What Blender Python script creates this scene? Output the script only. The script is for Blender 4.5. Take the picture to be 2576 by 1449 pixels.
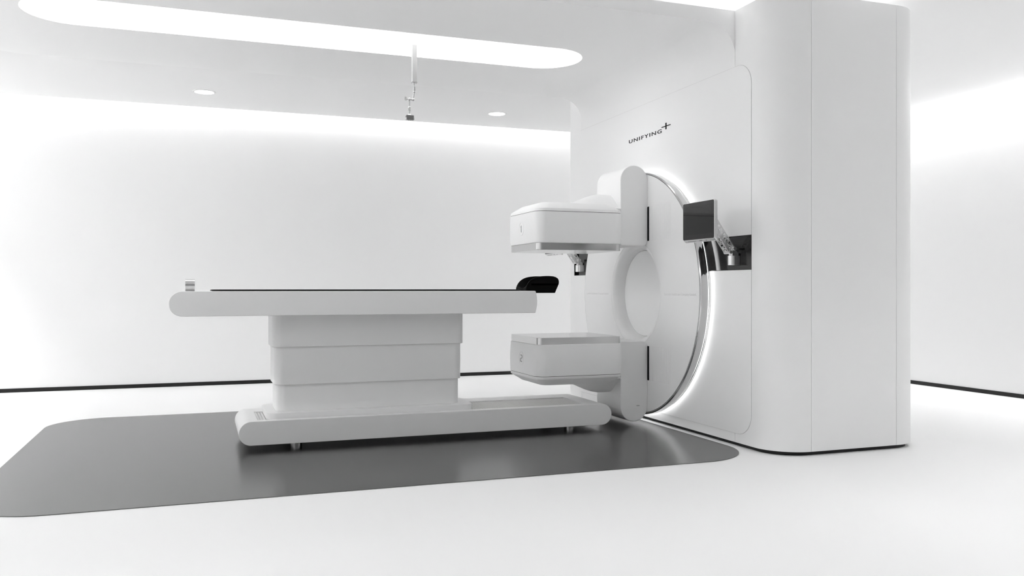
import bpy, bmesh, math
from mathutils import Vector, Matrix

for o in list(bpy.data.objects):
    bpy.data.objects.remove(o)
SC = bpy.context.scene
COL = SC.collection
PI = math.pi

# ------------------------------------------------------------------ camera
YAW = math.radians(20.0416)
cam_data = bpy.data.cameras.new('camera')
cam = bpy.data.objects.new('camera', cam_data)
COL.objects.link(cam)
cam.location = (0, 0, 1.0)
cam.rotation_euler = (PI / 2, 0, -YAW)
cam_data.sensor_width = 36.0
cam_data.sensor_fit = 'HORIZONTAL'
cam_data.lens = 36.0 * 2162.6 / 2576.0
cam_data.shift_y = 0.9 / 2576.0
cam_data.clip_start = 0.05
SC.camera = cam

# ------------------------------------------------------------------ world, colour, light strengths
SC.view_settings.view_transform = 'Standard'
SC.view_settings.look = 'None'
SC.view_settings.gamma = 1.0
SC.view_settings.exposure = 0.24
SC.view_settings.use_curve_mapping = False
SC.cycles.use_denoising = True
SC.cycles.max_bounces = 14
SC.cycles.diffuse_bounces = 10
SC.cycles.glossy_bounces = 6
SC.cycles.sample_clamp_indirect = 8.0
world = bpy.data.worlds.new('world')
SC.world = world
world.use_nodes = True
world.node_tree.nodes['Background'].inputs[0].default_value = (1, 1, 1, 1)
world.node_tree.nodes['Background'].inputs[1].default_value = 0.0

E_PANEL = 2.0
E_DOWN = 6.0
E_TOP = 4.5
E_RING = 5.0
W_CB, W_CR, W_CL = 2.1, 7.4, 14.0  # watts per metre of the wall-washing coves: back, right, left


def area_light(name, loc, sx, sy, watts):
    d = bpy.data.lights.new(name, 'AREA')
    d.shape = 'RECTANGLE'
    d.size, d.size_y = sx, sy
    d.energy = watts
    o = bpy.data.objects.new(name, d)
    o.location = loc
    COL.objects.link(o)
    return o


# room extents
RX0, RX1, RY0, RY1 = -3.0, 7.026, -3.0, 9.399
ZC, ZT, SLOT = 2.835, 3.02, 0.15
area_light('cove_light_back', ((RX0 + RX1) / 2, RY1 - SLOT / 2, ZT - .03), RX1 - RX0 - .3, .08, W_CB * (RX1 - RX0))
CY0 = 1.6            # the side coves stop short of the front of the room
area_light('cove_light_right', (RX1 - SLOT / 2, (CY0 + RY1) / 2, ZT - .03), .08, RY1 - CY0 - .3, W_CR * (RY1 - CY0))
area_light('cove_light_left', (RX0 + SLOT / 2, (CY0 + RY1) / 2, ZT - .03), .08, RY1 - CY0 - .3, W_CL * (RY1 - CY0))
W_FILL_L, W_FILL_R, W_BACK = 1.2, 2.1, 0.1  # watts per lamp: added front fill left, front fill right, downlights elsewhere
SPREAD = math.radians(75)
beams = [(x_, y_, W_FILL_L if x_ < 2 else W_FILL_R) for x_ in (-1.4, .052, 1.5, 2.946, 4.4, 5.84) for y_ in (.2, 1.6, 3.0)]  # unseen lamp grid without fixtures, added to brighten the front floor
beams += [(x_, y_, W_BACK) for x_, y_ in ((.052, 8.525), (2.946, 8.539), (5.84, 8.53), (5.84, 5.87))]
for x_, y_, w_ in beams:
    d_ = area_light('downlight_and_fill_beam', (x_, y_, ZC - .012), .16, .16, w_)
    d_.data.shape = 'DISK'
    d_.data.spread = SPREAD


# ------------------------------------------------------------------ materials
def mat(name, col, rough=.5, metal=0.0, ior=1.5, coat=0.0, noise=.03, scale=60.0, bump=0.0, spec=.5):
    m = bpy.data.materials.new(name)
    m.use_nodes = True
    nt = m.node_tree
    b = nt.nodes['Principled BSDF']
    c = col if isinstance(col, tuple) else (col, col, col)
    b.inputs['Base Color'].default_value = (*c, 1)
    b.inputs['Metallic'].default_value = metal
    b.inputs['IOR'].default_value = ior
    b.inputs['Specular IOR Level'].default_value = spec
    b.inputs['Coat Weight'].default_value = coat
    b.inputs['Coat Roughness'].default_value = .08
    tc = nt.nodes.new('ShaderNodeTexCoord')
    n = nt.nodes.new('ShaderNodeTexNoise')
    n.inputs['Scale'].default_value = scale
    n.inputs['Detail'].default_value = 3
    nt.links.new(tc.outputs['Object'], n.inputs['Vector'])
    mr = nt.nodes.new('ShaderNodeMapRange')
    mr.inputs['To Min'].default_value = max(0, rough - noise)
    mr.inputs['To Max'].default_value = min(1, rough + noise)
    nt.links.new(n.outputs['Fac'], mr.inputs['Value'])
    nt.links.new(mr.outputs['Result'], b.inputs['Roughness'])
    if bump:
        bp = nt.nodes.new('ShaderNodeBump')
        bp.inputs['Strength'].default_value = bump
        bp.inputs['Distance'].default_value = .002
        nt.links.new(n.outputs['Fac'], bp.inputs['Height'])
        nt.links.new(bp.outputs['Normal'], b.inputs['Normal'])
    return m


def glow(name, strength):
    m = bpy.data.materials.new(name)
    m.use_nodes = True
    b = m.node_tree.nodes['Principled BSDF']
    b.inputs['Base Color'].default_value = (.9, .9, .9, 1)
    b.inputs['Emission Color'].default_value = (1, 1, 1, 1)
    b.inputs['Emission Strength'].default_value = strength
    return m


M_FLOOR = mat('white_poured_floor', .90, .55, scale=25, spec=.25)
M_WALL = mat('white_wall_paint', .90, .75, scale=40, spec=.2)
M_CEIL = mat('white_ceiling_paint', .90, .8, scale=40, spec=.2)
M_FRONT = mat('grey_wall_paint', .42, .8, scale=40, spec=.2)
M_BASE = mat('black_baseboard', .012, .45, spec=.3)
M_CASE = mat('white_enamel', .94, .42, scale=90, spec=.4)
M_TABLE = mat('white_table_enamel', .90, .45, scale=90, spec=.3)
M_GLOSS = mat('white_gloss_cover', .90, .25, scale=50, coat=.3)
M_SEAM = mat('dark_seam', .05, .7)
M_GASK = mat('grey_seam', .36, .7)
M_CHROME = mat('polished_steel', .62, .12, metal=1, noise=.02)
M_STEEL = mat('brushed_aluminium', .66, .22, metal=1, noise=.05, scale=200)
M_ALU = mat('silver_aluminium', .80, .35, metal=1, noise=.05, scale=150)
M_BLACKG = mat('black_gloss_lining', .006, .10, noise=.02, spec=.45)
M_DRUM = mat('dark_drum', .02, .25)
M_SCREEN = mat('black_screen_glass', .006, .03, noise=.01, ior=1.55)
M_DISPLAY = mat('dark_display', .004, .05, noise=.01, ior=1.5)
M_PAD = mat('black_vinyl', .006, .5, bump=.05, scale=250, spec=.03)
M_PAD2 = mat('black_piping', .001, .8, spec=0)
M_MAT = mat('dark_gloss_rubber', .006, .22, noise=.03, scale=300, ior=2.2)
M_LOGO = mat('black_print', .01, .5, spec=.2)
M_TEXT = mat('pale_grey_print', .70, .5, spec=.2)
M_NUM = mat('grey_print', .36, .5)
M_POST = mat('satin_grey_post', .50, .5)
M_BELL = mat('pale_grey_bellows', .74, .6)
M_PANEL = glow('light_panel_glow', E_PANEL)
M_DOWN = glow('downlight_glow', E_DOWN)
M_TOP = glow('cove_strip_glow', E_TOP)
M_RING = glow('ring_light_glow', E_RING)


# ------------------------------------------------------------------ mesh helpers
def arc(cx, cy, r, a0, a1, n):
    return [(cx + r * math.cos(math.radians(a0 + (a1 - a0) * i / n)),
             cy + r * math.sin(math.radians(a0 + (a1 - a0) * i / n))) for i in range(n + 1)]


def rrect(x0, x1, y0, y1, r, n=10):
    """rounded rectangle, counter-clockwise; r = one radius or four (x0y0, x1y0, x1y1, x0y1)"""
    rs = r if isinstance(r, (tuple, list)) else (r, r, r, r)
    p = []
    for (cx, cy, sx, sy, a), q in zip(((x0, y0, 1, 1, 180), (x1, y0, -1, 1, 270), (x1, y1, -1, -1, 0), (x0, y1, 1, -1, 90)), rs):
        if q <= 0:
            p.append((cx, cy))
        else:
            p += arc(cx + sx * q, cy + sy * q, q, a, a + 90, n)
    return p


XY = lambda p, q, h: (p, q, h)
XZ = lambda p, q, h: (p, h, q)
YZ = lambda p, q, h: (h, p, q)


def loft(bm, loops, cap0=True, cap1=True):
    rows = [[bm.verts.new(v) for v in lp] for lp in loops]
    n = len(rows[0])
    for a, b in zip(rows, rows[1:]):
        for i in range(n):
            j = (i + 1) % n
            bm.faces.new((a[i], a[j], b[j], b[i]))
    if cap0:
        bm.faces.new(rows[0][::-1])
    if cap1:
        bm.faces.new(rows[-1])
    return bm


def prism(bm, pts, h0, h1, mp=XY):
    return loft(bm, [[mp(p, q, h0) for p, q in pts], [mp(p, q, h1) for p, q in pts]])


def box(bm, x0, x1, y0, y1, z0, z1):
    return prism(bm, [(x0, y0), (x1, y0), (x1, y1), (x0, y1)], z0, z1)


def lathe_x(bm, prof, cy, cz, n=128, closed=False):
    """profile of (x, r) turned about an axis along x"""
    rows = []
    for x, r in prof:
        if r < 1e-6:
            rows.append([bm.verts.new((x, cy, cz))])
        else:
            rows.append([bm.verts.new((x, cy + r * math.cos(2 * PI * i / n), cz + r * math.sin(2 * PI * i / n))) for i in range(n)])
    pairs = list(zip(rows, rows[1:]))
    if closed:
        pairs.append((rows[-1], rows[0]))
    for a, b in pairs:
        for i in range(n):
            j = (i + 1) % n
            if len(a) == 1 and len(b) == 1:
                continue
            if len(a) == 1:
                bm.faces.new((a[0], b[j], b[i]))
            elif len(b) == 1:
                bm.faces.new((a[i], a[j], b[0]))
            else:
                bm.faces.new((a[i], a[j], b[j], b[i]))
    return bm


def cyl(bm, a, b, r, n=24, r2=None):
    a, b = Vector(a), Vector(b)
    d = (b - a).normalized()
    u = d.orthogonal().normalized()
    v = d.cross(u)
    r2 = r if r2 is None else r2
    lo = [a + u * (r * math.cos(2 * PI * i / n)) + v * (r * math.sin(2 * PI * i / n)) for i in range(n)]
    hi = [b + u * (r2 * math.cos(2 * PI * i / n)) + v * (r2 * math.sin(2 * PI * i / n)) for i in range(n)]
    return loft(bm, [lo, hi])


def bar(bm, a, b, w, h=None):
    """square bar between two points"""
    h = h or w
    a, b = Vector(a), Vector(b)
    d = (b - a).normalized()
    u = Vector((0, 1, 0)) if abs(d.y) < .9 else Vector((0, 0, 1))
    v = d.cross(u).normalized()
    u = v.cross(d).normalized()
    lp = lambda c: [c + u * w / 2 + v * h / 2, c - u * w / 2 + v * h / 2, c - u * w / 2 - v * h / 2, c + u * w / 2 - v * h / 2]
    return loft(bm, [lp(a), lp(b)])


def ball(bm, c, r, n=16):
    bmesh.ops.create_uvsphere(bm, u_segments=n, v_segments=n // 2, radius=r, matrix=Matrix.Translation(c))
    return bm


def B():
    return bmesh.new()


def obj(name, bm, m, parent=None, bevel=0.0, smooth=35, segs=2, label=None):
    """link a bmesh (world coordinates) as ONE mesh object"""
    bmesh.ops.recalc_face_normals(bm, faces=bm.faces)
    root = parent
    while root is not None and root.parent is not None:
        root = root.parent
    if root is not None:
        bmesh.ops.translate(bm, verts=bm.verts, vec=-root.location)
    me = bpy.data.meshes.new(name)
    bm.to_mesh(me)
    bm.free()
    for p in me.polygons:
        p.use_smooth = True
    me.set_sharp_from_angle(angle=math.radians(smooth))
    me.materials.append(m)
    o = bpy.data.objects.new(name, me)
    COL.objects.link(o)
    if parent is not None:
        o.parent = parent
    if bevel:
        md = o.modifiers.new('bevel', 'BEVEL')
        md.width, md.segments, md.limit_method, md.angle_limit = bevel, segs, 'ANGLE', math.radians(40)
        md.harden_normals = False
    if label:
        o['label'] = label
    return o


def thing(name, label, cat, loc=(0, 0, 0), group=None):
    o = bpy.data.objects.new(name, None)
    o.empty_display_size = .1
    o.location = loc
    COL.objects.link(o)
    o['label'], o['category'] = label, cat
    if group:
        o['group'] = group
    return o


def struct(name, bm, m, **k):
    o = obj(name, bm, m, **k)
    o['kind'] = 'structure'
    return o


def cut(bm_a, bm_b):
    """bm_a minus bm_b, returned as a new bmesh"""
    os_ = []
    for bm in (bm_a, bm_b):
        bmesh.ops.recalc_face_normals(bm, faces=bm.faces)
        me = bpy.data.meshes.new('tmp')
        bm.to_mesh(me)
        bm.free()
        o = bpy.data.objects.new('tmp', me)
        COL.objects.link(o)
        os_.append(o)
    md = os_[0].modifiers.new('b', 'BOOLEAN')
    md.operation, md.object, md.solver = 'DIFFERENCE', os_[1], 'EXACT'
    dg = bpy.context.evaluated_depsgraph_get()
    me = bpy.data.meshes.new_from_object(os_[0].evaluated_get(dg))
    out = bmesh.new()
    out.from_mesh(me)
    for o in os_:
        bpy.data.objects.remove(o)
    return out


def text_bm(body, x, y_left, y_right, z, height, depth, spacing=1.0, bold=0.0):
    """lettering standing on a wall whose normal is -x: reads from y_left towards y_right (smaller y), baseline z"""
    cu = bpy.data.curves.new('tmp', 'FONT')
    cu.body = body
    cu.size = 1.0
    cu.space_character = spacing
    cu.resolution_u = 4
    cu.offset = bold
    o = bpy.data.objects.new('tmp', cu)
    COL.objects.link(o)
    dg = bpy.context.evaluated_depsgraph_get()
    me = bpy.data.meshes.new_from_object(o.evaluated_get(dg))
    bm = bmesh.new()
    bm.from_mesh(me)
    bpy.data.objects.remove(o)
    xs = [v.co.x for v in bm.verts]
    x0, x1 = min(xs), max(xs)
    cap = .69                                   # capital height of the built-in font at size 1
    for v in bm.verts:
        a, b = v.co.x, v.co.y
        v.co = Vector((x, y_left + (a - x0) / (x1 - x0) * (y_right - y_left), z + b / cap * height))
    r = bmesh.ops.extrude_face_region(bm, geom=bm.faces[:])
    vs = [g for g in r['geom'] if isinstance(g, bmesh.types.BMVert)]
    bmesh.ops.translate(bm, verts=vs, vec=(-depth, 0, 0))
    return bm


# ------------------------------------------------------------------ room shell
struct('floor', box(B(), RX0, RX1, RY0, RY1, -.06, 0), M_FLOOR)
struct('wall_back', box(B(), RX0, RX1, RY1, RY1 + .1, -.06, ZT), M_WALL)
struct('wall_right', box(B(), RX1, RX1 + .1, RY0, RY1, -.06, ZT), M_WALL)
struct('wall_left', box(B(), RX0 - .1, RX0, RY0, RY1, -.06, ZT), M_WALL)
struct('wall_front', box(B(), RX0, RX1, RY0 - .1, RY0, -.06, ZT), M_FRONT)
struct('ceiling', box(B(), RX0 + SLOT, RX1 - SLOT, RY0 + .002, RY1 - SLOT, ZC, ZC + .04), M_CEIL, bevel=.002)
struct('trim_1', box(B(), RX0 - .1, RX1 + .1, RY0 - .1, RY1 + .1, ZT, ZT + .05), M_CEIL)      # lid above the coves
BH, BT = .038, .006
struct('baseboard_back', box(B(), RX0, RX1, RY1 - BT, RY1, 0, BH), M_BASE)
struct('baseboard_right', box(B(), RX1 - BT, RX1, RY0, RY1 - BT, 0, BH), M_BASE)
struct('baseboard_left', box(B(), RX0, RX0 + BT, RY0, RY1 - BT, 0, BH), M_BASE)
struct('baseboard_front', box(B(), RX0 + BT, RX1 - BT, RY0, RY0 + BT, 0, BH), M_BASE)

# ------------------------------------------------------------------ dark floor mat
t = thing('floor_mat', 'large dark glossy mat with rounded corners on the white floor', 'mat', (1.06, 5.78, 0))
obj('mat_sheet', prism(B(), rrect(-1.033, 3.152, 4.255, 7.303, .40, 16), .0005, .004), M_MAT, t)

# ------------------------------------------------------------------ scanner
CY, CZ = 5.802, .9625
XF, YF, YE, XR, RC = 3.2, 4.205, 7.399, 4.329, .234
Z0, Z1 = .025, 2.762
SY0, SY1 = 4.641, 6.963              # vertical seams on the face
PY0, PY1, PZ0, PZ1 = 4.468, 7.118, .083, 2.404   # the big inset panel
SL0, SL1, SLX = 1.1148, 1.3315, 3.22             # the black slot
G = .0013
scan = thing('scanner', 'tall white medical imaging scanner with a round ring and two facing detector heads', 'scanner', (3.75, CY, 0))


def shell(bm, path, z0, z1, th=.02):
    """an open plan polyline thickened to its left side and extruded"""
    n = len(path)
    inn = []
    for i, p in enumerate(path):
        a = Vector(path[max(i - 1, 0)])
        b = Vector(path[min(i + 1, n - 1)])
        d = (b - a).normalized()
        inn.append((p[0] - d.y * th, p[1] + d.x * th))
    return prism(bm, path + inn[::-1], z0, z1)


front_arc = arc(XF + RC, YF + RC, RC, 180, 270, 20)
near_arc = arc(XR - RC, YF + RC, RC, 270, 360, 20)
far_arc = arc(XF + RC, YE - RC, RC, 90, 180, 20)
farr_arc = arc(XR - RC, YE - RC, RC, 0, 90, 20)
# face cover, split above and below the slot
bm = B()
shell(bm, [(XF, SY1 - G), (XF, SY0 + G)], Z0, SL0)
shell(bm, [(XF, SY1 - G), (XF, SY0 + G)], SL1, Z1)
obj('front_cover', bm, M_CASE, scan)
# corner cover facing the camera
bm = B()
shell(bm, [(XF, PY0)] + front_arc + [(XF + RC, YF)][:0], Z0, Z1)
shell(bm, [(XF, SY0 - G), (XF, PY0)], Z0, SL0)
shell(bm, [(XF, SY0 - G), (XF, PY0)], SL1, Z1)
obj('corner_cover', bm, M_CASE, scan)
bm = B()
shell(bm, far_arc + [(XF, PY1)], Z0, Z1)
shell(bm, [(XF, PY1), (XF, SY1 + G)], Z0, SL0)
shell(bm, [(XF, PY1), (XF, SY1 + G)], SL1, Z1)
obj('corner_cover', bm, M_CASE, scan)
obj('side_cover', shell(B(), [(XF + RC + 2 * G, YF), (4.08 - G, YF)], Z0, Z1), M_CASE, scan)
obj('end_cover', shell(B(), [(4.08 + G, YF)] + near_arc + farr_arc + [(XF + RC + 2 * G, YE)], Z0, Z1), M_CASE, scan)
obj('inner_frame', prism(B(), rrect(XF + .115, XR - .022, YF + .024, YE - .024, .2, 12), Z0 + .002, Z1 - .012), M_SEAM, scan)
obj('top_cover', prism(B(), rrect(XF + .022, XR - .022, YF + .022, YE - .022, .21, 12), Z1 - .011, Z1 - .001), M_CASE, scan)
obj('plinth', prism(B(), rrect(XF + .028, XR - .03, YF + .03, YE - .03, RC - .03, 16), 0, Z0 + .004), M_BASE, scan)
bm = B()
for z in (Z0 + .001,):
    pts = rrect(XF + .001, XR - .001, YF + .001, YE - .001, RC, 16)
    prism(bm, pts, z - .0008, z)
obj('bottom_plate', bm, M_CASE, scan)
# inset panel, above and below the slot, over a thin dark gasket
for nm, z0, z1, rs in (('upper_panel', SL1, PZ1, (0, 0, .14, .14)), ('lower_panel', PZ0, SL0, (.14, .14, 0, 0))):
    e = .0013
    obj('panel_seam', prism(B(), rrect(PY0 - e, PY1 + e, z0 - (e if rs[0] else 0), z1 + (e if rs[2] else 0), [q + e if q else 0 for q in rs], 12), XF - .0008, XF + .004, YZ), M_GASK, scan)
    obj(nm, prism(B(), rrect(PY0, PY1, z0, z1, rs, 12), XF - .0025, XF - .0005, YZ), M_CASE, scan)
# black slot behind the disc
bm = B()
box(bm, SLX, SLX + .004, PY0, PY1, SL0, SL1)
box(bm, XF - .001, SLX, PY0, PY1, SL1 - .003, SL1 - .0005)
box(bm, XF - .001, SLX, PY0, PY1, SL0 + .0005, SL0 + .003)
box(bm, XF - .003, SLX, PY0, PY0 + .003, SL0, SL1)
box(bm, XF - .003, SLX, PY1 - .003, PY1, SL0, SL1)
obj('slot_lining', bm, M_BLACKG, scan)

# rotating disc
XD, RD = 3.107, .895
obj('disc_cover', lathe_x(B(), [(XD, .392), (XD, RD - .002), (XD + .002, RD), (XD + .006, RD), (XD + .006, .392)], CY, CZ, 160, True), M_GLOSS, scan)
obj('disc_backing', lathe_x(B(), [(XD + .008, .375), (XD + .008, .899), (XD + .02, .899), (XD + .02, .375)], CY, CZ, 128, True), M_DRUM, scan)
obj('disc_rim', lathe_x(B(), [(XD + .003, .8985), (XD + .003, .902), (XD + .009, .9085), (XD + .012, .909), (XD + .03, .9065), (XD + .045, .906), (XD + .056, .908),
                              (XD + .0605, .906), (XD + .0605, .88), (XD + .02, .88), (XD + .02, .8985)], CY, CZ, 192, True), M_CHROME, scan)
obj('drum', lathe_x(B(), [(XD + .058, .845), (XD + .058, .857), (SLX - .001, .857), (SLX - .001, .845)], CY, CZ, 128, True), M_CASE, scan)
obj('ring_light', lathe_x(B(), [(XD + .0612, .872), (XD + .0612, .887), (XD + .070, .887), (XD + .070, .872)], CY, CZ, 128, True), M_RING, scan)
obj('drum_collar', lathe_x(B(), [(XD + .078, .872), (XD + .078, .886), (XD + .082, .889), (SLX - .0005, .889), (SLX - .0005, .872)], CY, CZ, 160, True), M_CHROME, scan)
# bore recess
prof = [(XD + .006, .3905), (XD, .3905)]
for i in range(1, 13):
    a = math.radians(90 * i / 12)
    prof.append((XD + .062 * (1 - math.cos(a)), .3905 - .052 * math.sin(a)))
prof += [(XD + .0848, .3255), (XD + .0868, .3255), (XD + .0868, .34), (XD + .072, .352), (XD + .06, .375)]
obj('bore_rim', lathe_x(B(), prof, CY, CZ, 128, True), M_CASE, scan)
obj('bore_plate', lathe_x(B(), [(XD + .0838, 0), (XD + .0838, .3238), (XD + .0858, .3238), (XD + .0858, 0)], CY, CZ, 128), M_CASE, scan)
obj('bore_seam', lathe_x(B(), [(XD + .0858, .30), (XD + .0858, .3252), (XD + .0866, .3252), (XD + .0866, .30)], CY, CZ, 96, True), M_SEAM, scan)
obj('bore_seam', lathe_x(B(), [(XD + .0025, .3895), (XD + .0025, .393), (XD + .005, .393), (XD + .005, .3895)], CY, CZ, 128, True), M_SEAM, scan)
# vent grilles and the dark slide slots beside the carriages
for zz0, zz1 in ((1.349, 1.60), (.325, .576)):
    for s in (1, -1):
        bm = B()
        for i in range(22):
            y = CY - s * (.225 + .0141 * i)
            box(bm, XD - .0007, XD + .001, min(y, y - s * .0108), max(y, y - s * .0108), zz0, zz1)
        obj('vent_grille', bm, M_GLOSS, scan)
        y0, y1 = sorted((CY - s * .221, CY - s * .19))
        obj('slide_slot', box(B(), XD - .0015, XD + .002, y0, y1, zz0, zz1), M_LOGO, scan)
# printing
obj('company_lettering', text_bm('Sparticle Healthcare Company Limited.', XD, 5.363, 4.943, .950, .0185, .0005, 1.0, -.006), M_TEXT, scan)
obj('company_lettering', text_bm('Sparticle Healthcare Company Limited.', XD, 6.664, 6.244, .950, .0185, .0005, 1.0, -.006), M_TEXT, scan)
bm = text_bm('UNIFYING', XF - .0025, 6.067, 5.556, 2.1435, .0265, .001, 1.22, .016)
obj('logo_lettering', bm, M_LOGO, scan)
xw = XF - .0025
bm = B()
box(bm, xw - .001, xw, 5.430, 5.558, 2.1815 - .0035, 2.1815 + .0035)
box(bm, xw - .001, xw, 5.485, 5.503, 2.1815 - .0235, 2.1815 + .0235)
obj('logo_cross', bm, M_LOGO, scan)


# carriages and detector heads (the lower set mirrors the upper about the ring centre)
def mz(z, up):
    return z if up else 2 * CZ - z


def stroke(bm, pts, w, x, d):
    """flat stroke along points (y, z) on a wall at x"""
    L, R = [], []
    for i, p in enumerate(pts):
        a = Vector(pts[max(i - 1, 0)])
        b = Vector(pts[min(i + 1, len(pts) - 1)])
        t_ = (b - a).normalized()
        L.append((p[0] - t_.y * w / 2, p[1] + t_.x * w / 2))
        R.append((p[0] + t_.y * w / 2, p[1] - t_.x * w / 2))
    for i in range(len(pts) - 1):
        q = [L[i], L[i + 1], R[i + 1], R[i]]
        prism(bm, q, x - d, x, YZ)
    return bm


for up in (True, False):
    xa, xb, r = 2.886, XD, .1105
    pts = [(xa, 1.322)] + [(xa, 1.79)] + arc((xa + xb) / 2, 1.7895, r, 180, 0, 24)[1:-1] + [(xb, 1.79), (xb, 1.352)] + arc(xb - .04, 1.352, .04, 0, -90, 8)[1:] + [(xa + .01, 1.312)]
    pts = [(a, mz(b, up)) for a, b in pts]
    car = obj('carriage', prism(B(), pts, CY - .197, CY + .197, XZ), M_CASE, scan, bevel=.004)
    # sloping shoulder from the carriage onto the head
    bm = B()
    loops = []
    for x, zt, w in ((2.892, 1.699, .20), (2.84, 1.700, .20), (2.79, 1.699, .20), (2.74, 1.690, .20), (2.69, 1.674, .20), (2.63, 1.648, .20), (2.57, 1.622, .20), (2.51, 1.600, .19), (2.46, 1.588, .18)):
        lp = []
        for i in range(33):
            u_ = -1 + 2 * i / 32
            lp.append((x, CY - w * u_, mz(1.58 + (zt - 1.58) * (.5 + .5 * math.cos(PI * u_)) ** .8, up)))
        lp += [(x, CY + w * .96, mz(1.572, up)), (x, CY - w * .96, mz(1.572, up))][::-1]
        loops.append(lp)
    loft(bm, loops)
    obj('shoulder', bm, M_CASE, car)
    obj('neck', box(B(), 2.84, 2.892, CY - .19, CY + .19, *sorted((mz(1.34, up), mz(1.56, up)))), M_CASE, car)
    if not up:
        obj('maker_plate', box(B(), 3.015, 3.04, CY - .1985, CY - .1965, .139, .143), M_NUM, car)
    # detector head
    hx0, hx1, hy0, hy1 = 2.203, 2.853, 5.512, 6.092

    def ring(o_, z, rr):
        return [(a, b, mz(z, up)) for a, b in rrect(hx0 - o_, hx1 + o_, hy0 - o_, hy1 + o_, rr, 12)]
    body = obj('detector_head', loft(B(), [ring(*q) for q in ((.004, 1.3165, .07), (.009, 1.32, .075), (.013, 1.36, .078), (.015, 1.42, .08), (.0145, 1.48, .08), (.012, 1.5355, .078), (.0, 1.5356, .06))]),
               M_CASE, scan, label='white detector head marked 1, upper of the two' if up else 'white detector head marked 2, lower of the two')
    obj('seam_band', loft(B(), [ring(.0085, 1.535, .074), ring(.0085, 1.5395, .074)]), M_SEAM, body)
    obj('head_cap', loft(B(), [ring(.011, 1.5385, .077), ring(.009, 1.5565, .075), ring(.007, 1.559, .074), ring(-.058, 1.603, .06), ring(-.062, 1.6045, .06)]), M_CASE, body)
    obj('collimator_plate', loft(B(), [ring(0, 1.268, .05), ring(0, 1.318, .05)]), M_STEEL, body, bevel=.002)
    # numbered badge on the end face
    bm = B()
    xb_, zc = hx0 - .0152, mz(1.428, up)
    n = 48
    outer = [[(xb_ - dx, 5.802 + rr * math.cos(2 * PI * i / n), zc + rr * math.sin(2 * PI * i / n)) for i in range(n)] for dx, rr in ((-.004, .049), (.0008, .048), (.0011, .0455), (-.004, .0445))]
    loft(bm, outer, False, False)
    obj('badge_ring', bm, M_CASE, body)
    if up:
        p = [(5.810, zc + .013), (5.802, zc + .0235), (5.802, zc - .024)]
    else:
        p = [(5.817, zc + .022), (5.796, zc + .022)] + [(5.796 + .0 - .012 * math.sin(math.radians(a)), zc + .011 + .011 * math.cos(math.radians(a))) for a in range(20, 181, 20)]
        p += [(5.806, zc - .001)] + [(5.808 + .010 * math.sin(math.radians(a)), zc - .0125 + .0115 * math.cos(math.radians(a))) for a in range(20, 181, 20)] + [(5.790, zc - .024)]
    obj('numeral', stroke(B(), p, .006, xb_ + .0012, .003), M_NUM, body)

# ------------------------------------------------------------------ canopy with the long light
CX0 = -1.45
can = thing('ceiling_canopy', 'white slab canopy with rounded ends overhead, curving down into the scanner', 'canopy', (1.0, CY, 2.675))
bm = B()
prism(bm, rrect(CX0, 3.0, SY0, SY1, (.3, 0, 0, .3), 14), 2.675, Z1)
pts = [(3.0, Z1), (3.0, 2.675)] + [(3.0 + .2 * math.sin(math.radians(a)), 2.475 + .2 * math.cos(math.radians(a))) for a in range(5, 90, 5)] + [(3.1995, 2.475), (3.1995, Z1)]
prism(bm, pts, SY0, SY1, XZ)
bmesh.ops.remove_doubles(bm, verts=bm.verts, dist=1e-5)
obj('canopy_slab', bm, M_CASE, can)
LR = .275
pts = arc(2.642 - LR, 5.804, LR, -90, 90, 32) + arc(-1.0 + LR, 5.804, LR, 90, 270, 32)
obj('light_panel', prism(B(), pts, 2.6735, 2.676), M_PANEL, can, label='long glowing light panel with round ends')
for (a, b, c, d) in ((CX0 + .3, 3.19, SY0 + .05, SY0 + .08), (CX0 + .3, 3.19, SY1 - .08, SY1 - .05), (CX0 + .05, CX0 + .08, SY0 + .3, SY1 - .3)):
    obj('light_strip', box(B(), a, b, c, d, Z1, Z1 + .006), M_TOP, can)
for (a, b, c, d) in ((XF + .25, XR - .2, YF + .05, YF + .08), (XR - .09, XR - .06, YF + .25, YE - .25), (XF + .06, XF + .09, YF + .2, SY0 - .05), (XF + .06, XF + .09, SY0 + .02, SY1 - .02)):
    obj('light_strip', box(B(), a, b, c, d, Z1 - .001, Z1 + .006), M_TOP, scan)

# ------------------------------------------------------------------ recessed downlights
for x, y, lab in ((.052, 8.525, 'round recessed ceiling downlight farther from the scanner, on the left'), (2.946, 8.539, 'round recessed ceiling downlight nearer to the scanner')):
    d = thing('downlight', lab, 'light', (x, y, ZC), 'downlights in the rear ceiling')
    bm = B()
    n = 48
    lp = lambda r, z: [(x + r * math.cos(2 * PI * i / n), y + r * math.sin(2 * PI * i / n), z) for i in range(n)]
    loft(bm, [lp(.105, ZC), lp(.103, ZC - .004), lp(.088, ZC - .006), lp(.082, ZC - .001)], False, False)
    obj('trim_ring', bm, M_CEIL, d)
    bm = B()
    loft(bm, [lp(.082, ZC - .001), lp(.081, ZC - .004)])
    obj('lamp_disc', bm, M_DOWN, d)

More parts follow.
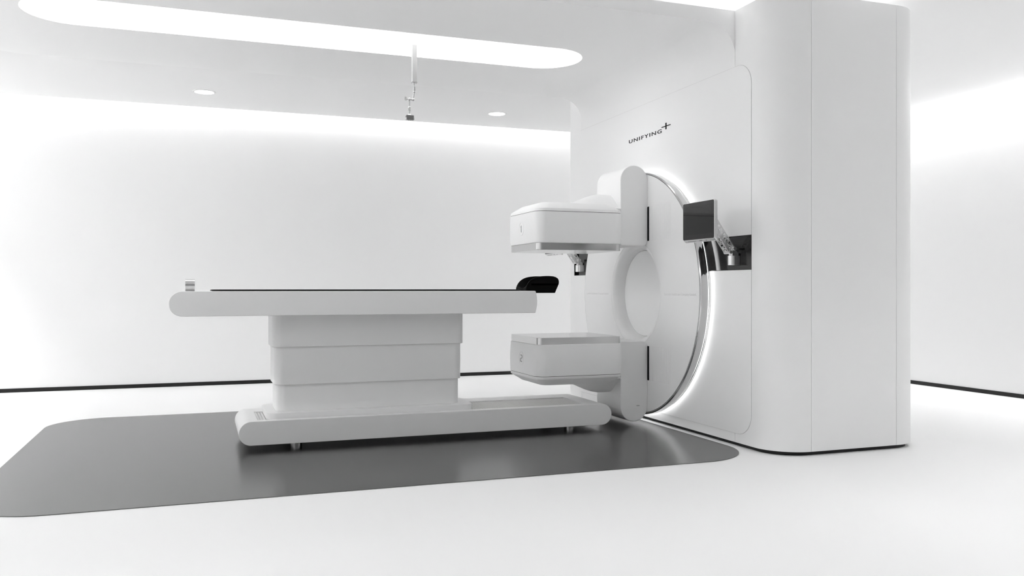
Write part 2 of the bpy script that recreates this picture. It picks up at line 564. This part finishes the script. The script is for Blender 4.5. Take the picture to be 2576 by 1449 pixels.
# ------------------------------------------------------------------ patient table
tb = thing('patient_table', 'white patient table with a black pad on a telescoping column and long base', 'table', (1.3, CY, 0))
TY0, TY1 = 5.47, 2 * CY - 5.47
zc, r = .9075, .0755
pts = arc(-.166 + r, zc, r, 90, 270, 28) + [(2.160, .832), (2.168, .834)] + [(2.1675 + .014 * math.sin(PI * i / 10), .836 + .144 * i / 10) for i in range(1, 10)] + [(2.1685, .981), (2.162, .983)]
top = obj('tabletop', prism(B(), pts, TY0, TY1, XZ), M_TABLE, tb, bevel=.003)
bm = B()
lp = lambda i_, z: [(a, b, z) for a, b in rrect(.072 + i_, 2.10 - i_, 5.545 + i_, 6.059 - i_, .05, 8)]
loft(bm, [lp(.012, .9825), lp(.0, .986), lp(.001, .989), lp(.008, .9925)])
obj('pad', bm, M_PAD, tb)
# head cradle
bm = B()
outl = [(2.186, 1.004), (2.192, 1.022), (2.203, 1.041), (2.219, 1.058), (2.24, 1.071), (2.265, 1.080), (2.295, 1.0855), (2.33, 1.0885), (2.365, 1.089), (2.395, 1.087), (2.415, 1.082),
        (2.429, 1.074), (2.436, 1.062), (2.438, 1.048), (2.437, 1.035)]
dense = []
for i in range(len(outl) - 1):
    p0, p1, p2, p3 = (Vector(outl[max(0, min(len(outl) - 1, i + k))]) for k in (-1, 0, 1, 2))
    for q in (0, .25, .5, .75):
        dense.append(tuple(.5 * (2 * p1 + (p2 - p0) * q + (2 * p0 - 5 * p1 + 4 * p2 - p3) * q * q + (3 * p1 - p0 - 3 * p2 + p3) * q ** 3)))
outl = dense + [outl[-1]]
botm = [(x, .983 if x < 2.186 else .967) for x, _ in outl]
ys = [-1, -.97, -.9, -.8, -.6, -.3, 0, .3, .6, .8, .9, .97, 1]
W = .105
nx = len(outl)
topv, botv = [], []
for i, (x, zt) in enumerate(outl):
    rt, rb = [], []
    zb = .967
    zf = max(zb + .022, zb + (zt - zb) * .38)
    if x < 2.2:
        zf = max(zf, 1.0)
    for k in ys:
        s = min(1, abs(k) / .9) ** 2.4
        z = zf + (zt - zf) * s
        if abs(k) > .9:
            z -= .5 * (abs(k) - .9) * .06
        rt.append(bm.verts.new((x, CY + W * k, z)))
        rb.append(bm.verts.new((min(x, 2.408), CY + W * k * (1 if abs(k) < .95 else .97), zb if x > 2.183 else .984)))
    topv.append(rt)
    botv.append(rb)
for i in range(nx - 1):
    for j in range(len(ys) - 1):
        bm.faces.new((topv[i][j], topv[i + 1][j], topv[i + 1][j + 1], topv[i][j + 1]))
        bm.faces.new((botv[i][j], botv[i][j + 1], botv[i + 1][j + 1], botv[i + 1][j]))
    for j in (0, len(ys) - 1):
        bm.faces.new((topv[i][j], topv[i + 1][j], botv[i + 1][j], botv[i][j]))
for i in (0, nx - 1):
    for j in range(len(ys) - 1):
        bm.faces.new((topv[i][j], topv[i][j + 1], botv[i][j + 1], botv[i][j]))
head = obj('headrest', bm, M_PAD, tb, smooth=50)
obj('cushion_seam', box(B(), 2.225, 2.426, CY - W - .0012, CY - W + .004, 1.022, 1.034), M_PAD2, head)
obj('release_knob', cyl(B(), (2.432, CY - .06, 1.058), (2.444, CY - .06, 1.058), .008, 16), M_STEEL, head)
# grab handle at the foot end: a bent metal strap
mid = [(5.616, .982), (5.606, .99), (5.599, 1.003), (5.596, 1.02), (5.599, 1.036), (5.608, 1.048), (5.622, 1.0535), (5.637, 1.050), (5.648, 1.040)]
L, R = [], []
for i, p in enumerate(mid):
    a = Vector(mid[max(i - 1, 0)])
    b = Vector(mid[min(i + 1, len(mid) - 1)])
    d = (b - a).normalized()
    L.append((p[0] - d.y * .003, p[1] + d.x * .003))
    R.append((p[0] + d.y * .003, p[1] - d.x * .003))
obj('grab_handle', prism(B(), L + R[::-1], -.075, -.021, YZ), M_STEEL, tb)

# base with the recessed bellows track
zc, r = .1095, .0735
pts = arc(.231 + r, zc, r, 90, 270, 28) + arc(2.755 - r, zc, r, -90, 90, 28)
body = prism(B(), pts, 5.49, 2 * CY - 5.49, XZ)
TX0, TX1, TYa, TYb = .345, 2.575, 5.553, 5.938
body = cut(body, box(B(), TX0, TX1, TYa, TYb, .168, .25))
base = obj('base', body, M_TABLE, tb, bevel=.002)
bm = B()
n = int((TX1 - TX0) / .018)
pts = []
for i in range(n):
    x = TX0 + .001 + i * (TX1 - TX0 - .002) / n
    w = (TX1 - TX0 - .002) / n
    pts += [(x, .1705), (x + w * .12, .1765), (x + w * .8, .1765), (x + w * .92, .1705)]
pts += [(TX1 - .001, .1705), (TX1 - .001, .1682), (TX0 + .001, .1682)]
prism(bm, pts, TYa + .001, TYb - .001, XZ)
obj('bellows', bm, M_BELL, base)
for x in (.582, 2.468):
    for y in (5.587, 2 * CY - 5.587):
        bm = B()
        cyl(bm, (x, y, .004), (x, y, .022), .036, 32)
        cyl(bm, (x, y, .022), (x, y, .026), .032, 32)
        cyl(bm, (x, y, .026), (x, y, .0375), .036, 32)
        obj('foot', bm, M_CHROME, tb)
# column
obj('column_flange', prism(B(), rrect(.40, 1.755, 5.56, 2 * CY - 5.56, .07, 10), .1775, .218), M_TABLE, tb, bevel=.003)
for i, (z0, z1) in enumerate(((.626, .834), (.386, .64), (.216, .40))):
    e = .013 * i
    obj('column_stage', prism(B(), rrect(.438 + e, 1.703 - e, 5.607 + e, 2 * CY - 5.607 - e, .06, 12), z0, z1), M_TABLE, tb, bevel=.004)


# ------------------------------------------------------------------ monitors on lattice arms in the slot
def monitor_unit(yc, lab):
    xs, z0, z1, w = 2.93, 1.290, 1.5425, .1795        # screen plane, height, half width
    t_ = thing('monitor', lab, 'monitor', (SLX - .002, yc, 1.18), 'monitors beside the ring')
    bm = B()
    loops = []
    for x, e, c in ((xs, .002, .0135), (xs + .002, 0, .012), (xs + .016, 0, .001), (xs + .021, 0, 0), (xs + .025, .003, .001)):
        loops.append([(x, a, b) for a, b in rrect(yc - w + e, yc + w - e, z0 + e + c, z1 - e, .012, 6)])
    loft(bm, loops)
    fr = obj('frame', bm, M_ALU, t_)
    bm = B()
    loft(bm, [[(x, a, b) for a, b in rrect(yc - w + .02 + e, yc + w - .02 - e, z0 + .012 + e, z1 - .02 - e, .015, 6)] for x, e in ((xs + .024, 0), (xs + .034, .002), (xs + .040, .02))])
    obj('rear_housing', bm, M_CASE, fr)
    obj('screen_glass', prism(B(), rrect(yc - w + .004, yc + w - .004, z0 + .0165, z1 - .004, .010, 6), xs - .0012, xs + .001, YZ), M_SCREEN, fr)
    obj('display', prism(B(), rrect(yc - w + .022, yc + w - .022, z0 + .048, z1 - .026, .001, 2), xs - .0015, xs - .0011, YZ), M_DISPLAY, fr)
    bm = B()
    for k in range(7):
        y = yc + .125 - k * .014
        box(bm, xs + .0072, xs + .013, y - .0035, y + .0035, z0 + .0055, z0 + .009)
    obj('vent_row', bm, M_LOGO, fr)
    bm = B()
    for y in (yc - .01, yc - .026):
        box(bm, xs + .0072, xs + .013, y - .005, y + .005, z0 + .0055, z0 + .009)
    obj('port_pair', bm, M_LOGO, fr)
    obj('power_button', box(B(), xs + .0072, xs + .013, yc - .085, yc - .073, z0 + .0055, z0 + .009), M_LOGO, fr)
    # mount: round-nosed block on the slot's back wall
    nose = arc(3.182, yc, .029, 90, 270, 16)
    mt = obj('mount', prism(B(), [(SLX - .0005, yc - .029)] + [(a, b) for a, b in nose[::-1]] + [(SLX - .0005, yc + .029)], 1.147, 1.2065), M_ALU, t_, bevel=.001)
    obj('bracket', prism(B(), [(3.168, 1.206), (3.212, 1.206), (3.212, 1.222), (3.168, 1.262)], yc - .02, yc + .02, XZ), M_ALU, mt)
    # lattice arm
    a = Vector((3.160, yc, 1.240))
    b = Vector((3.025, yc, 1.425))
    d = (b - a).normalized()
    up = Vector((-d.z, 0, d.x))
    if up.z < 0:
        up = -up
    hw, hh = .026, .024
    bm = B()
    L_ = (b - a).length
    for sy in (-1, 1):
        for su in (-1, 1):
            bar(bm, a + Vector((0, sy * hw, 0)) + up * su * hh, b + Vector((0, sy * hw, 0)) + up * su * hh, .006, .007)
    n_ = 7
    for k in range(n_):
        p0, p1 = a + d * L_ * k / n_, a + d * L_ * (k + 1) / n_
        q = 1 if k % 2 == 0 else -1
        for sy in (-1, 1):
            bar(bm, p0 + Vector((0, sy * hw, 0)) - up * q * hh, p1 + Vector((0, sy * hw, 0)) + up * q * hh, .004)
            bar(bm, p1 + Vector((0, sy * hw, 0)) - up * hh, p1 + Vector((0, sy * hw, 0)) + up * hh, .004)
        for su in (-1, 1):
            bar(bm, p0 + Vector((0, -q * hw, 0)) + up * su * hh, p1 + Vector((0, q * hw, 0)) + up * su * hh, .004)
            bar(bm, p1 + Vector((0, -hw, 0)) + up * su * hh, p1 + Vector((0, hw, 0)) + up * su * hh, .004)
    bar(bm, a - up * .004, b - up * .004, .020, .012)
    arm = obj('lattice_arm', bm, M_ALU, t_)
    for p in (a + up * .018, a - up * .02):
        obj('pivot', cyl(B(), p + Vector((.004, -.034, 0)), p + Vector((.004, .034, 0)), .011, 20), M_ALU, arm)
    obj('pivot', cyl(B(), b + Vector((0, -.034, 0)), b + Vector((0, .034, 0)), .016, 20), M_ALU, arm)
    bm = B()
    bar(bm, b, (xs + .046, yc, b.z), .05, .03)
    box(bm, xs + .0385, xs + .048, yc - .05, yc + .05, max(b.z - .05, z0 + .03), min(b.z + .05, z1 - .03))
    obj('tilt_plate', bm, M_ALU, arm)
    return t_


monitor_unit(4.642, 'black monitor on a silver lattice arm, nearer the camera, right of the ring')
monitor_unit(6.988, 'monitor mostly hidden behind the upper detector head, its lattice arm showing below')

# ------------------------------------------------------------------ small camera hanging from the light panel
X, Y = 1.395, 5.787
hc = thing('ceiling_camera', 'small grey camera on a jointed silver arm hanging from a white post', 'camera', (X, Y, 2.6735))
bm = B()
loft(bm, [[(a, b, z) for a, b in rrect(X - .0165, X + .0165, Y - .0165, Y + .0165, .004, 4)] for z in (2.418, 2.6735)])
obj('post', bm, M_POST, hc)
bm = B()
box(bm, X - .0175, X + .0175, Y - .0175, Y + .0175, 2.411, 2.418)
cyl(bm, (X, Y, 2.404), (X, Y, 2.411), .011)
cyl(bm, (X, Y, 2.38), (X, Y, 2.404), .004)
obj('end_cap', bm, M_CHROME, hc)
bm = B()
cyl(bm, (X, Y, 2.385), (X, Y, 2.356), .009)
ball(bm, (X, Y, 2.352), .0095)
cyl(bm, (X, Y, 2.352), (1.387, Y, 2.30), .0045)
ball(bm, (1.387, Y, 2.298), .0105)
cyl(bm, (1.387, Y, 2.298), (1.361, Y, 2.299), .006)
obj('upper_link', bm, M_CHROME, hc)
bm = B()
ball(bm, (1.361, Y, 2.299), .0105)
cyl(bm, (1.361, Y, 2.299), (1.361, Y, 2.25), .0045)
ball(bm, (1.361, Y, 2.242), .010)
cyl(bm, (1.361, Y, 2.24), (1.361, Y, 2.218), .008)
bar(bm, (1.352, Y - .004, 2.225), (1.371, Y - .004, 2.217), .004)
cyl(bm, (1.361, Y, 2.22), (1.361, Y, 2.196), .004)
lnk = obj('lower_link', bm, M_CHROME, hc)
bm = B()
cyl(bm, (1.361, Y, 2.299), (1.341, Y, 2.299), .0045)
bar(bm, (1.337, Y, 2.312), (1.337, Y, 2.286), .007)
box(bm, 1.329, 1.334, Y - .007, Y + .007, 2.292, 2.313)
obj('clamp_knob', bm, M_CHROME, lnk)
bm = B()
cyl(bm, (1.361, Y, 2.196), (1.361, Y, 2.188), .011, 24, .015)
obj('mounting_foot', bm, M_CHROME, hc)
bm = B()
box(bm, 1.337, 1.389, Y - .017, Y + .017, 2.158, 2.187)
cb = obj('camera_body', bm, mat('grey_plastic', .16, .5), hc, bevel=.0015)
bm = B()
for x0, x1 in ((1.3335, 1.339), (1.387, 1.3915)):
    box(bm, x0, x1, Y - .019, Y + .015, 2.155, 2.170)
cyl(bm, (1.363, Y, 2.159), (1.363, Y, 2.152), .009)
obj('camera_lens', bm, M_STEEL, cb)
